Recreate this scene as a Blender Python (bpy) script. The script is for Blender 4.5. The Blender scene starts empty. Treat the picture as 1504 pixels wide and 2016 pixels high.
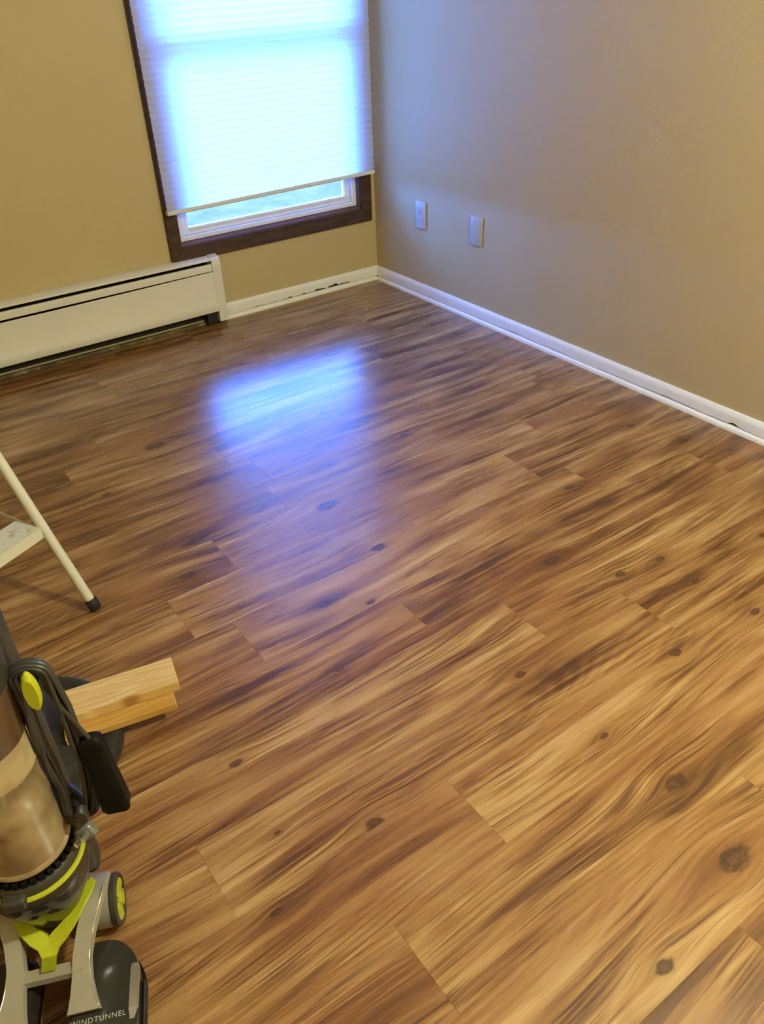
import bpy, bmesh, math, random
from mathutils import Vector, Matrix

random.seed(7)
scene = bpy.context.scene
COL = scene.collection
PI = math.pi

# ------------------------------------------------------------------ camera
def rot_z(a): return Matrix.Rotation(a, 4, 'Z')
def rot_x(a): return Matrix.Rotation(a, 4, 'X')
cam_data = bpy.data.cameras.new('camera')
cam = bpy.data.objects.new('camera', cam_data)
COL.objects.link(cam)
cam_data.sensor_fit = 'VERTICAL'
cam_data.sensor_height = 36.0
cam_data.lens = 1561.09 / 2016 * 36.0
cam_data.clip_start = 0.02
cam.matrix_world = (Matrix.Translation((-2.3958, -3.4591, 1.3905))
                    @ rot_z(math.radians(-34.3447)) @ rot_x(math.radians(55.2818)) @ rot_z(math.radians(-2.2868)))
scene.camera = cam

# ------------------------------------------------------------------ daylight (overcast sky) and exposure
world = bpy.data.worlds.new('overcast_sky')
scene.world = world
world.use_nodes = True
wbg = world.node_tree.nodes['Background']
wbg.inputs['Color'].default_value = (0.062, 0.215, 1.0, 1)
wbg.inputs['Strength'].default_value = 72.0
LAMP_POS = (-1.02, -3.70, 2.22)
LAMP_POWER = 176.0
LAMP_COLOR = (0.955, 1.0, 0.74)
scene.view_settings.view_transform = 'Standard'
scene.view_settings.look = 'None'
scene.view_settings.gamma = 1.0
scene.view_settings.use_curve_mapping = False
scene.view_settings.exposure = 0.0
try:
    scene.cycles.max_bounces = 6
    scene.cycles.adaptive_threshold = 0.1
    scene.cycles.adaptive_min_samples = 16
    scene.cycles.diffuse_bounces = 3
    scene.cycles.glossy_bounces = 4
    scene.cycles.transmission_bounces = 8
    scene.cycles.transparent_max_bounces = 12
except Exception:
    pass
pd = bpy.data.lights.new('window_sky_portal', 'AREA')      # sampling portal for the sky in the window opening
pd.shape = 'RECTANGLE'; pd.size = 1.0; pd.size_y = 1.66
pd.cycles.is_portal = True
po = bpy.data.objects.new('window_sky_portal', pd)
po.location = (-0.58, 0.135, 1.17)
po.rotation_euler = (math.radians(-90), 0, 0)
COL.objects.link(po)

# ------------------------------------------------------------------ helpers: objects
def link(o, parent=None):
    COL.objects.link(o)
    if parent: o.parent = parent
    return o

def tag(o, label=None, category=None, group=None, kind=None):
    if label: o['label'] = label
    if category: o['category'] = category
    if group: o['group'] = group
    if kind: o['kind'] = kind
    return o

def empty(name, loc=(0, 0, 0), rz=0.0, parent=None):
    o = bpy.data.objects.new(name, None)
    o.empty_display_size = 0.1
    o.location = loc
    o.rotation_euler = (0, 0, rz)
    return link(o, parent)

def obj(name, bm, mat, parent=None, smooth=False, loc=None, autosmooth=None):
    me = bpy.data.meshes.new(name)
    bmesh.ops.recalc_face_normals(bm, faces=bm.faces[:])
    if autosmooth is not None:
        for f in bm.faces: f.smooth = True
        for e in bm.edges:
            if len(e.link_faces) == 2 and e.calc_face_angle(0) > math.radians(autosmooth): e.smooth = False
    elif smooth:
        for f in bm.faces: f.smooth = True
    bm.to_mesh(me); bm.free()
    me.materials.append(mat)
    o = bpy.data.objects.new(name, me)
    if loc: o.location = loc
    return link(o, parent)

# ------------------------------------------------------------------ helpers: shapes
def box(bm, x0, x1, y0, y1, z0, z1, bevel=0.0, seg=2):
    r = bmesh.ops.create_cube(bm, size=1.0)
    vs = r['verts']
    for v in vs:
        v.co = Vector(((x0 + x1) / 2 + v.co.x * (x1 - x0), (y0 + y1) / 2 + v.co.y * (y1 - y0), (z0 + z1) / 2 + v.co.z * (z1 - z0)))
    if bevel > 0:
        es = {e for v in vs for e in v.link_edges}
        bmesh.ops.bevel(bm, geom=list(es), offset=bevel, segments=seg, profile=0.5, affect='EDGES')
    return bm

def boxm(*a, **k):
    return box(bmesh.new(), *a, **k)

def tube(bm, pts, rad, n=12, closed=False, caps=True):
    """sweep a circle along pts (list of Vector); rad number or list"""
    pts = [Vector(p) for p in pts]
    m = len(pts)
    rads = rad if isinstance(rad, (list, tuple)) else [rad] * m
    tans = []
    for i in range(m):
        if closed: t = pts[(i + 1) % m] - pts[i - 1]
        else: t = pts[min(i + 1, m - 1)] - pts[max(i - 1, 0)]
        tans.append(t.normalized())
    up = Vector((0, 0, 1)) if abs(tans[0].z) < 0.9 else Vector((1, 0, 0))
    nrm = tans[0].cross(up).normalized()
    rings = []
    for i in range(m):
        nrm = (nrm - tans[i] * nrm.dot(tans[i])).normalized()
        b = tans[i].cross(nrm)
        rings.append([bm.verts.new(pts[i] + (nrm * math.cos(2 * PI * k / n) + b * math.sin(2 * PI * k / n)) * rads[i]) for k in range(n)])
    for i in range(m if closed else m - 1):
        A, B = rings[i], rings[(i + 1) % m]
        for k in range(n):
            bm.faces.new((A[k], A[(k + 1) % n], B[(k + 1) % n], B[k]))
    if caps and not closed:
        bm.faces.new(rings[0][::-1]); bm.faces.new(rings[-1])
    return bm

def lathe(bm, prof, n=40, centre=(0, 0, 0), axis='Z', cap=True):
    """prof list of (radius, height)"""
    c = Vector(centre)
    rings = []
    for r, h in prof:
        ring = []
        for k in range(n):
            a = 2 * PI * k / n
            if axis == 'Z': p = Vector((r * math.cos(a), r * math.sin(a), h))
            elif axis == 'X': p = Vector((h, r * math.cos(a), r * math.sin(a)))
            else: p = Vector((r * math.cos(a), h, r * math.sin(a)))
            ring.append(bm.verts.new(c + p))
        rings.append(ring)
    for A, B in zip(rings, rings[1:]):
        for k in range(n):
            bm.faces.new((A[k], A[(k + 1) % n], B[(k + 1) % n], B[k]))
    if cap:
        bm.faces.new(rings[0][::-1]); bm.faces.new(rings[-1])
    return bm

def prism(bm, poly, z0, z1, bevel=0.0, seg=3):
    """extrude polygon (x,y) from z0 to z1; bevel the top edges"""
    a = [bm.verts.new((x, y, z0)) for x, y in poly]
    b = [bm.verts.new((x, y, z1)) for x, y in poly]
    n = len(poly)
    bm.faces.new(a[::-1]); top = bm.faces.new(b)
    for k in range(n):
        bm.faces.new((a[k], a[(k + 1) % n], b[(k + 1) % n], b[k]))
    if bevel:
        bmesh.ops.bevel(bm, geom=list(top.edges), offset=bevel, segments=seg, profile=0.5, affect='EDGES')
    return bm

def profile_run(bm, prof, xs, place):
    """closed profile (u,v) swept through stations; place(station, u, v) -> co"""
    rings = [[bm.verts.new(place(s, u, v)) for u, v in prof] for s in xs]
    n = len(prof)
    for A, B in zip(rings, rings[1:]):
        for k in range(n):
            bm.faces.new((A[k], A[(k + 1) % n], B[(k + 1) % n], B[k]))
    bm.faces.new(rings[0][::-1]); bm.faces.new(rings[-1])
    return bm

def ribbon(bm, stations):
    """stations: (centre Vector, half-width vec, half-thickness vec) -> boxy swept bar"""
    rings = []
    for c, w, t in stations:
        c, w, t = Vector(c), Vector(w), Vector(t)
        rings.append([bm.verts.new(c + p) for p in (-w - t, w - t, w * .86 + t, -w * .86 + t)])
    for A, B in zip(rings, rings[1:]):
        for k in range(4):
            bm.faces.new((A[k], A[(k + 1) % 4], B[(k + 1) % 4], B[k]))
    bm.faces.new(rings[0][::-1]); bm.faces.new(rings[-1])
    return bm

def smooth_path(pts, n=8):
    """Catmull-Rom through pts"""
    P = [Vector(p) for p in pts]
    out = []
    for i in range(len(P) - 1):
        p0, p1, p2, p3 = P[max(i - 1, 0)], P[i], P[i + 1], P[min(i + 2, len(P) - 1)]
        for k in range(n):
            t = k / n
            out.append(0.5 * ((2 * p1) + (p2 - p0) * t + (2 * p0 - 5 * p1 + 4 * p2 - p3) * t * t + (3 * p1 - p0 - 3 * p2 + p3) * t ** 3))
    out.append(P[-1])
    return out

# ------------------------------------------------------------------ helpers: materials
class NG:
    """tiny node-graph writer"""
    def __init__(s, name):
        s.m = bpy.data.materials.new(name); s.m.use_nodes = True
        s.t = s.m.node_tree; s.t.nodes.clear()
        s.out = s.t.nodes.new('ShaderNodeOutputMaterial')
    def n(s, typ, **kw):
        nd = s.t.nodes.new(typ)
        for k, v in kw.items(): setattr(nd, k, v)
        return nd
    def put(s, sock, v):
        if isinstance(v, bpy.types.NodeSocket): s.t.links.new(v, sock)
        elif v is not None:
            if hasattr(sock, 'default_value') and hasattr(sock.default_value, '__len__'):
                v = tuple(v) if hasattr(v, '__len__') else (v,) * len(sock.default_value)
                if len(v) == 3 and len(sock.default_value) == 4: v = v + (1,)
            sock.default_value = v
    def math(s, op, a, b=None, c=None, clamp=False):
        nd = s.n('ShaderNodeMath', operation=op, use_clamp=clamp)
        s.put(nd.inputs[0], a)
        if b is not None: s.put(nd.inputs[1], b)
        if c is not None: s.put(nd.inputs[2], c)
        return nd.outputs[0]
    def add(s, a, b): return s.math('ADD', a, b)
    def sub(s, a, b): return s.math('SUBTRACT', a, b)
    def mul(s, a, b): return s.math('MULTIPLY', a, b)
    def vec(s, x=0, y=0, z=0):
        nd = s.n('ShaderNodeCombineXYZ')
        for i, v in enumerate((x, y, z)): s.put(nd.inputs[i], v)
        return nd.outputs[0]
    def noise(s, v, scale=1.0, detail=2.0, rough=0.5, dist=0.0):
        nd = s.n('ShaderNodeTexNoise')
        s.put(nd.inputs['Vector'], v); s.put(nd.inputs['Scale'], scale); s.put(nd.inputs['Detail'], detail)
        s.put(nd.inputs['Roughness'], rough); s.put(nd.inputs['Distortion'], dist)
        return nd.outputs['Fac']
    def step(s, v, a, b):
        nd = s.n('ShaderNodeMapRange', interpolation_type='SMOOTHSTEP')
        s.put(nd.inputs[0], v); nd.inputs[1].default_value = a; nd.inputs[2].default_value = b
        return nd.outputs[0]
    def mapr(s, v, a, b, c, d):
        nd = s.n('ShaderNodeMapRange')
        s.put(nd.inputs[0], v)
        for i, q in enumerate((a, b, c, d)): nd.inputs[i + 1].default_value = q
        return nd.outputs[0]
    def ramp(s, f, stops):
        nd = s.n('ShaderNodeValToRGB')
        s.put(nd.inputs[0], f)
        el = nd.color_ramp.elements
        while len(el) < len(stops): el.new(0.5)
        for e, (p, c) in zip(el, stops): e.position = p; e.color = tuple(c) + (1,)
        return nd.outputs[0]
    def mix(s, f, a, b, blend='MIX'):
        nd = s.n('ShaderNodeMix', data_type='RGBA', blend_type=blend)
        s.put(nd.inputs[0], f); s.put(nd.inputs[6], a); s.put(nd.inputs[7], b)
        return nd.outputs[2]
    def coord(s, kind='Object'):
        return s.n('ShaderNodeTexCoord').outputs[kind]
    def sep(s, v):
        nd = s.n('ShaderNodeSeparateXYZ'); s.put(nd.inputs[0], v); return nd.outputs
    def attr(s, name, out='Fac'):
        nd = s.n('ShaderNodeAttribute', attribute_type='OBJECT', attribute_name=name)
        return nd.outputs[out]
    def bump(s, h, strength=0.1, dist=0.001):
        nd = s.n('ShaderNodeBump')
        s.put(nd.inputs['Height'], h); nd.inputs['Strength'].default_value = strength; nd.inputs['Distance'].default_value = dist
        return nd.outputs[0]
    def pbr(s, color, rough=0.5, metal=0.0, normal=None, spec=0.5, **kw):
        nd = s.n('ShaderNodeBsdfPrincipled')
        s.put(nd.inputs['Base Color'], color); s.put(nd.inputs['Roughness'], rough); s.put(nd.inputs['Metallic'], metal)
        s.put(nd.inputs['Specular IOR Level'], spec)
        if normal is not None: s.put(nd.inputs['Normal'], normal)
        for k, v in kw.items(): s.put(nd.inputs[k], v)
        return nd.outputs[0]
    def done(s, shader):
        s.t.links.new(shader, s.out.inputs[0]); return s.m

def srgb(r, g, b):
    f = lambda c: c / 12.92 if c <= 0.04045 else ((c + 0.055) / 1.055) ** 2.4
    return (f(r / 255), f(g / 255), f(b / 255))

def plain(name, col, rough=0.5, metal=0.0, var=0.06, scale=30.0, bump=0.0, spec=0.5, **kw):
    """simple surface with slight mottling"""
    g = NG(name)
    f = g.noise(g.coord(), scale, 2, 0.6)
    dark = tuple(c * (1 - var) for c in col); lite = tuple(min(1, c * (1 + var)) for c in col)
    c = g.mix(f, dark, lite)
    nb = g.bump(g.noise(g.coord(), scale * 6, 3, 0.5), bump, 0.001) if bump else None
    return g.done(g.pbr(c, rough, metal, nb, spec, **kw))

MAT = {}
def wall_mat():
    g = NG('tan_wall_paint')
    p = g.coord()
    f = g.noise(p, 1.3, 3, 0.5)
    c = g.mix(f, srgb(193, 171, 122), srgb(199, 178, 129))
    b = g.bump(g.noise(p, 220, 1, 0.6), 0.2, 0.0012)
    return g.done(g.pbr(c, 0.55, 0, b, 0.35))
MAT['wall'] = wall_mat()
MAT['ceiling'] = plain('ceiling_white', (0.66, 0.64, 0.58), 0.9, bump=0.2)
MAT['trim'] = plain('white_trim_paint', srgb(246, 245, 243), 0.32, var=0.03, scale=12, bump=0.03)
MAT['trim_old'] = plain('cream_trim_paint', srgb(238, 233, 218), 0.38, var=0.04, scale=14, bump=0.04)
MAT['heater'] = plain('cream_enamel', srgb(226, 219, 203), 0.42, var=0.025, scale=5)
MAT['plate'] = plain('white_plastic', srgb(192, 188, 178), 0.35, var=0.02)
MAT['plate_yellow'] = plain('ivory_plastic', srgb(190, 183, 158), 0.4, var=0.02)
MAT['dark'] = plain('dark_metal_and_shade', (0.012, 0.010, 0.008), 0.7)  # dark metal parts, and painted shade behind cracks and in the heater
MAT['vinyl'] = plain('white_vinyl', srgb(232, 230, 228), 0.35, var=0.02)

def casing_mat():
    g = NG('dark_stained_wood')
    o = g.sep(g.coord())
    v = g.vec(g.mul(o[0], 3), g.mul(o[1], 40), g.mul(o[2], 12))
    f = g.noise(v, 4, 5, 0.6, 0.6)
    c = g.ramp(f, [(0.25, srgb(44, 30, 24)), (0.55, srgb(74, 54, 42)), (0.8, srgb(96, 72, 56))])
    return g.done(g.pbr(c, 0.45, 0, g.bump(f, 0.1, 0.001), 0.4))
MAT['casing'] = casing_mat()

def jamb_mat():
    g = NG('brown_stained_jamb')
    o = g.sep(g.coord())
    f = g.noise(g.vec(g.mul(o[0], 6), g.mul(o[1], 30), g.mul(o[2], 6)), 4, 5, 0.6)
    c = g.ramp(f, [(0.3, srgb(84, 56, 46)), (0.7, srgb(122, 86, 72))])
    return g.done(g.pbr(c, 0.5, 0, None, 0.4))
MAT['jamb'] = jamb_mat()

def glass_mat():
    g = NG('window_glass')
    fr = g.n('ShaderNodeFresnel'); fr.inputs['IOR'].default_value = 1.45
    tr = g.n('ShaderNodeBsdfTransparent'); tr.inputs[0].default_value = (0.94, 0.98, 0.97, 1)
    gl = g.n('ShaderNodeBsdfGlossy'); gl.inputs['Roughness'].default_value = 0.02
    mx = g.n('ShaderNodeMixShader')
    g.t.links.new(fr.outputs[0], mx.inputs[0]); g.t.links.new(tr.outputs[0], mx.inputs[1]); g.t.links.new(gl.outputs[0], mx.inputs[2])
    return g.done(mx.outputs[0])
MAT['glass'] = glass_mat()

def shade_mat(name, col, trans, clear):
    g = NG(name)
    f = g.noise(g.coord(), 400, 2, 0.5)
    c = g.mix(f, tuple(k * 0.97 for k in col), col)
    d = g.n('ShaderNodeBsdfDiffuse'); g.put(d.inputs[0], c)
    t = g.n('ShaderNodeBsdfTranslucent'); g.put(t.inputs[0], c)
    x = g.n('ShaderNodeBsdfTransparent')
    m1 = g.n('ShaderNodeMixShader'); m1.inputs[0].default_value = trans
    g.t.links.new(d.outputs[0], m1.inputs[1]); g.t.links.new(t.outputs[0], m1.inputs[2])
    m2 = g.n('ShaderNodeMixShader'); m2.inputs[0].default_value = clear
    g.t.links.new(m1.outputs[0], m2.inputs[1]); g.t.links.new(x.outputs[0], m2.inputs[2])
    return g.done(m2.outputs[0])
MAT['shade_front'] = shade_mat('pleated_fabric_front', (0.86, 0.86, 0.88), 0.64, 0.0)
MAT['shade_back'] = shade_mat('pleated_fabric_back', (0.88, 0.88, 0.89), 0.65, 0.85)
MAT['shade_rail'] = plain('shade_rail_white', srgb(224, 222, 222), 0.4, var=0.02)

def grass_mat():
    g = NG('winter_lawn')
    p = g.coord()
    f = g.noise(p, 3.0, 6, 0.7)
    f2 = g.noise(p, 22, 4, 0.7)
    c = g.ramp(g.add(g.mul(f, 0.6), g.mul(f2, 0.4)), [(0.38, (0.07, 0.035, 0.010)), (0.52, (0.11, 0.052, 0.014)), (0.66, (0.17, 0.075, 0.020))])
    return g.done(g.pbr(c, 0.95, 0, None, 0.1))
MAT['grass'] = grass_mat()

# --- laminate planks: one graph, driven by per-plank object properties (seed, tone, knots)
def plank_mat():
    g = NG('acacia_laminate')
    def n2(x_, y_, detail=1.0, rough=0.5):
        nd = g.n('ShaderNodeTexNoise', noise_dimensions='2D')
        g.put(nd.inputs['Vector'], g.vec(x_, y_, 0)); g.put(nd.inputs['Scale'], 1.0)
        g.put(nd.inputs['Detail'], detail); g.put(nd.inputs['Roughness'], rough)
        return nd.outputs['Fac']
    o = g.sep(g.coord())
    x, y = o[0], o[1]
    seed = g.attr('seed')
    X = g.add(x, g.mul(seed, 17.3)); Y0 = g.add(y, g.mul(seed, 3.7))
    n_lo = n2(g.mul(X, 1.5), g.mul(Y0, 6.0), 0)
    wob = n2(g.mul(X, 48), g.mul(Y0, 105), 1)
    yw = g.add(Y0, g.mul(g.sub(n_lo, 0.5), 0.055))
    krad = None; khalo = None
    for k in ('k1', 'k2', 'k3'):
        kv = g.sep(g.attr(k, 'Vector'))
        dx, dy = g.sub(x, kv[0]), g.sub(y, kv[1])
        ix = g.math('DIVIDE', dx, kv[2]); iy = g.math('DIVIDE', dy, kv[2])
        r2 = g.add(g.mul(g.mul(ix, ix), 0.055), g.mul(g.mul(iy, iy), 0.26))
        gss = g.math('EXPONENT', g.mul(r2, -1.0))
        yw = g.sub(yw, g.mul(g.mul(dy, gss), 0.80))
        rr = g.add(g.add(g.mul(g.mul(ix, ix), 0.50), g.mul(g.mul(iy, iy), 1.6)), g.mul(g.sub(wob, 0.5), 1.25))
        krad = rr if krad is None else g.math('MINIMUM', krad, rr)
        khalo = gss if khalo is None else g.math('MAXIMUM', khalo, gss)
    kmask = g.math('SUBTRACT', 1.0, g.step(krad, 0.2, 1.3))
    f1 = n2(g.mul(X, 1.25), g.mul(yw, 24), 3, 0.62)
    f2 = n2(g.mul(X, 2.6), g.mul(yw, 105), 2, 0.65)
    f3 = n2(g.mul(X, 9.0), g.mul(yw, 430), 0)
    cat = n2(g.mul(X, 1.0), g.add(g.mul(yw, 8.0), 40.0), 0)
    rings = g.math('SINE', g.mul(cat, 120.0))
    blot = n2(g.mul(X, 3.6), g.add(g.mul(yw, 12.0), 77.0), 1, 0.6)
    dl = n2(g.add(g.mul(X, 2.2), 31.0), g.mul(yw, 165), 1, 0.6)
    mask = g.step(blot, 0.62, 0.38)
    t = g.add(g.mul(f1, 1.0), g.mul(g.sub(f2, 0.5), g.add(0.22, g.mul(mask, 0.34))))
    t = g.add(t, g.add(g.mul(g.sub(f3, 0.5), 0.22), g.mul(g.mul(rings, mask), 0.04)))
    t = g.add(t, g.add(g.mul(g.sub(blot, 0.5), 0.34), g.mul(g.sub(g.attr('tone'), 0.5), 0.15)))
    t = g.sub(t, g.mul(khalo, 0.09))
    c = g.ramp(t, [(0.22, srgb(82, 50, 25)), (0.37, srgb(117, 78, 42)), (0.50, srgb(148, 105, 59)), (0.63, srgb(168, 127, 76)), (0.82, srgb(192, 156, 106))])
    c = g.mix(g.mul(g.step(n_lo, 0.52, 0.36), 0.36), c, srgb(136, 85, 44))
    c = g.mix(g.mul(g.mul(g.step(dl, 0.56, 0.72), g.add(0.25, g.mul(mask, 0.75))), 0.72), c, srgb(70, 40, 20))
    kc = g.ramp(krad, [(0.0, srgb(96, 60, 36)), (0.30, srgb(58, 34, 19)), (0.60, srgb(52, 30, 17)), (0.9, srgb(88, 54, 30))])
    c = g.mix(g.mul(kmask, 0.9), c, kc)
    rough = g.mapr(f2, 0.3, 0.7, 0.32, 0.25)
    bs = g.pbr(c, rough, 0, None, 0.5, **{'Coat Weight': 0.25, 'Coat Roughness': 0.28, 'Coat IOR': 1.55})
    return g.done(bs)
MAT['plank'] = plank_mat()

def pine_mat(name, c0, c1, knot=0.75):
    g = NG(name)
    o = g.sep(g.coord())
    w = g.noise(g.vec(g.mul(o[0], 5), g.mul(o[1], 12), 0.3), 1, 2, 0.5)
    Y = g.add(o[1], g.mul(w, 0.05))
    ringv = g.math('SINE', g.mul(g.noise(g.vec(g.mul(o[0], 2.0), g.mul(Y, 22), o[2]), 1, 1, 0.4), 70))
    f = g.noise(g.vec(g.mul(o[0], 8), g.mul(Y, 200), g.mul(o[2], 60)), 1, 3, 0.6)
    t = g.add(g.mul(f, 0.6), g.mul(ringv, 0.14))
    c = g.mix(g.step(t, 0.1, 0.55), c0, c1)
    kx = g.math('DIVIDE', g.sub(o[0], 0.145), 0.030); ky = g.math('DIVIDE', g.add(o[1], 0.086), 0.013)
    km = g.math('SUBTRACT', 1.0, g.step(g.math('SQRT', g.add(g.mul(kx, kx), g.mul(ky, ky))), 0.2, 1.0))
    c = g.mix(g.mul(km, knot), c, srgb(150, 96, 44))
    return g.done(g.pbr(c, 0.6, 0, None, 0.3))
MAT['pine'] = pine_mat('pine_pale', srgb(206, 168, 104), srgb(226, 194, 132))
MAT['pine_amber'] = pine_mat('pine_amber', srgb(186, 138, 66), srgb(204, 158, 84), 0.0)

def ladder_tread_mat():
    g = NG('ladder_tread_paint')
    p = g.coord()
    f = g.noise(p, 38, 5, 0.7)
    f2 = g.noise(p, 13, 3, 0.6)
    d = g.mul(g.step(f, 0.5, 0.68), g.step(f2, 0.42, 0.6))
    c = g.mix(g.mul(d, 0.75), srgb(216, 212, 196), srgb(140, 126, 92))
    return g.done(g.pbr(c, 0.5, 0, None, 0.4))
MAT['tread'] = ladder_tread_mat()
MAT['ladder'] = plain('ladder_cream_enamel', srgb(214, 211, 196), 0.38, var=0.03)
MAT['rubber'] = plain('black_rubber', (0.008, 0.008, 0.008), 0.6)
MAT['silver'] = plain('silver_plastic', srgb(176, 168, 152), 0.32, 0.35, var=0.03, scale=60)
MAT['chrome'] = plain('bright_silver', srgb(205, 200, 190), 0.2, 0.8, var=0.02)
MAT['smoke'] = plain('smoky_dark_plastic', (0.030, 0.027, 0.022), 0.12, var=0.2, scale=18, spec=0.6)
MAT['grey'] = plain('grey_plastic', srgb(128, 124, 110), 0.4, var=0.04)
MAT['dgrey'] = plain('dark_grey_plastic', srgb(56, 52, 45), 0.5, var=0.08)
MAT['lime'] = plain('lime_plastic', srgb(178, 182, 34), 0.35, var=0.04)
MAT['cord'] = plain('grey_cord', srgb(58, 55, 50), 0.4, var=0.1)
MAT['black'] = plain('black_plastic', (0.005, 0.0045, 0.004), 0.55, var=0.3, spec=0.15)
def cup_mat():
    g = NG('taupe_translucent_cup')
    p = g.coord()
    f = g.noise(p, 7, 3, 0.55)
    c = g.ramp(f, [(0.34, srgb(116, 84, 58)), (0.48, srgb(158, 136, 100)), (0.62, srgb(182, 164, 126))])
    return g.done(g.pbr(c, 0.12, 0, None, 0.6, **{'Coat Weight': 0.5, 'Coat Roughness': 0.05}))
MAT['cup'] = cup_mat()
MAT['cup_dark'] = plain('brown_cup_lid', srgb(84, 62, 42), 0.25, var=0.15, scale=9)
MAT['clear'] = plain('clear_grey_plastic', srgb(112, 112, 108), 0.2, var=0.03)
MAT['disc'] = plain('black_rubber_disc', (0.020, 0.019, 0.018), 0.42, var=0.2, scale=14, bump=0.05)
MAT['letter'] = plain('silver_lettering', srgb(190, 188, 178), 0.35, 0.3)
def dirty_strip_mat():
    g = NG('unpainted_floor_strip')
    p = g.coord()
    f = g.noise(p, 14, 5, 0.75)
    c = g.ramp(f, [(0.35, srgb(60, 50, 32)), (0.55, srgb(108, 96, 66)), (0.72, srgb(190, 182, 156))])
    return g.done(g.pbr(c, 0.8))
MAT['strip'] = dirty_strip_mat()

# ------------------------------------------------------------------ room shell
RX0, RY0, RH = -3.5, -5.0, 2.44
WX0, WX1, WZ0, WZ1 = -1.075, -0.085, 0.365, 1.985      # rough opening in the back wall

floor = obj('floor', boxm(RX0, 0, RY0, 0, -0.06, -0.0105), plain('underlay', (0.05, 0.035, 0.02), 0.9))
tag(floor, 'wood-look laminate plank floor with knots and streaky brown grain', 'floor', kind='structure')

bm = bmesh.new()
T = 0.13
box(bm, RX0 - T, WX0, 0, T, -0.06, RH)
box(bm, WX1, 0, 0, T, -0.06, RH)
box(bm, WX0, WX1, 0, T, -0.06, WZ0)
box(bm, WX0, WX1, 0, T, WZ1, RH)
tag(obj('wall_back', bm, MAT['wall']), 'tan painted wall with the window and the heater', 'wall', kind='structure')
tag(obj('wall_right', boxm(0, T, RY0 - T, T, -0.06, RH), MAT['wall']), 'long tan wall with two white wall plates, bluish near the window', 'wall', kind='structure')
tag(obj('wall_left', boxm(RX0 - T, RX0, RY0 - T, 0, -0.06, RH), MAT['wall']), 'tan wall left of the view, out of frame', 'wall', kind='structure')
tag(obj('wall_front', boxm(RX0, 0, RY0 - T, RY0, -0.06, RH), MAT['wall']), 'tan wall behind the viewer, out of frame', 'wall', kind='structure')
tag(obj('ceiling', boxm(RX0 - T, T, RY0 - T, T, RH, RH + 0.1), MAT['ceiling']), 'white ceiling above the room, out of frame', 'ceiling', kind='structure')
tag(obj('ground', boxm(-14, 14, 0.4, 26, -0.5, -0.35), MAT['grass']), 'pale lawn outside, seen below the window shade', 'ground', kind='structure')

# ------------------------------------------------------------------ laminate planks (each its own piece)
PW, PL = 0.1778, 1.2192
Y_FIRST = -0.0074
KNOWN = {0: -1.13, 1: -0.42, 2: -1.62, 3: -1.009, 4: -0.60, 5: -1.974, 6: -1.500, 7: -0.22, 8: -1.480, 9: -1.747, 10: -0.743,
         11: -1.860, 12: -0.251, 13: -1.259, 14: -0.9875, 15: -1.724, 16: -1.990, 17: -1.237, 18: -1.511}
KNOTS = [(-1.406, -3.129, .030), (-1.357, -2.958, .022), (-1.668, -3.176, .016), (-1.376, -1.667, .030), (-1.033, -2.292, .020),
         (-1.377, -1.942, .020), (-1.871, -1.718, .018), (-1.659, -0.963, .030), (-1.399, -2.552, .012), (-1.902, -2.666, .016),
         (-1.108, -1.623, .010), (-1.055, -1.126, .010), (-0.928, -2.446, .014), (-0.788, -2.470, .014), (-1.055, -2.726, .014),
         (-0.197, -2.098, .014), (-0.718, -2.061, .013), (-1.632, -2.057, .014), (-1.530, -2.123, .012), (-1.414, -2.067, .012),
         (-1.371, -0.927, .010), (-2.066, -2.569, .006), (-2.118, -2.550, .006)]
def plank_mesh(length, w):
    bm = bmesh.new()
    gap = 0.0001
    box(bm, gap, length - gap, -w + gap, -gap, -0.010, 0.0)
    top = [e for e in bm.edges if all(abs(v.co.z) < 1e-6 for v in e.verts)]
    bmesh.ops.bevel(bm, geom=top, offset=0.00025, segments=1, affect='EDGES')
    me = bpy.data.meshes.new('plank')
    bm.to_mesh(me); bm.free()
    me.materials.append(MAT['plank'])
    return me
_pl_cache = {}
row = -1
rng = random.Random(11)
while True:
    y0 = Y_FIRST - row * PW
    if y0 < RY0: break
    w = PW
    if row == -1: y0, w = 0.0, -Y_FIRST
    if y0 - w < RY0: w = y0 - RY0
    j = KNOWN.get(row, -rng.random() * PL)
    edges = [0.0]
    e = j
    while e + PL < 0: e += PL
    while e > RX0:
        if e < -0.02: edges.append(e)
        e -= PL
    edges.append(RX0)
    for b, a in zip(edges, edges[1:]):
        L = b - a
        key = (round(L, 4), round(w, 4))
        if key not in _pl_cache: _pl_cache[key] = plank_mesh(L, w)
        p = bpy.data.objects.new('plank', _pl_cache[key])
        p.location = (a, y0, 0)
        p.parent = floor
        p['seed'] = rng.random() * 10
        p['tone'] = min(1.0, max(0.0, rng.gauss(0.5, 0.22)))
        ks = [(kx - a, ky - y0, ks_) for kx, ky, ks_ in KNOTS if a <= kx < b and y0 - w <= ky < y0]
        if not ks or L > 0.8:
            while len(ks) < 3 and rng.random() < (0.75 if not ks else 0.35):
                kx = rng.uniform(0.1, max(0.2, L - 0.1))
                if all(abs(kx - q[0]) > 0.2 for q in ks):
                    ks.append((kx, -rng.uniform(0.03, 0.15), rng.uniform(0.007, 0.016)))
        while len(ks) < 3: ks.append((-5.0, 5.0, 0.001))
        for i, k in enumerate(ks[:3]): p['k%d' % (i + 1)] = [float(q) for q in k]
        COL.objects.link(p)
    row += 1

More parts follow.
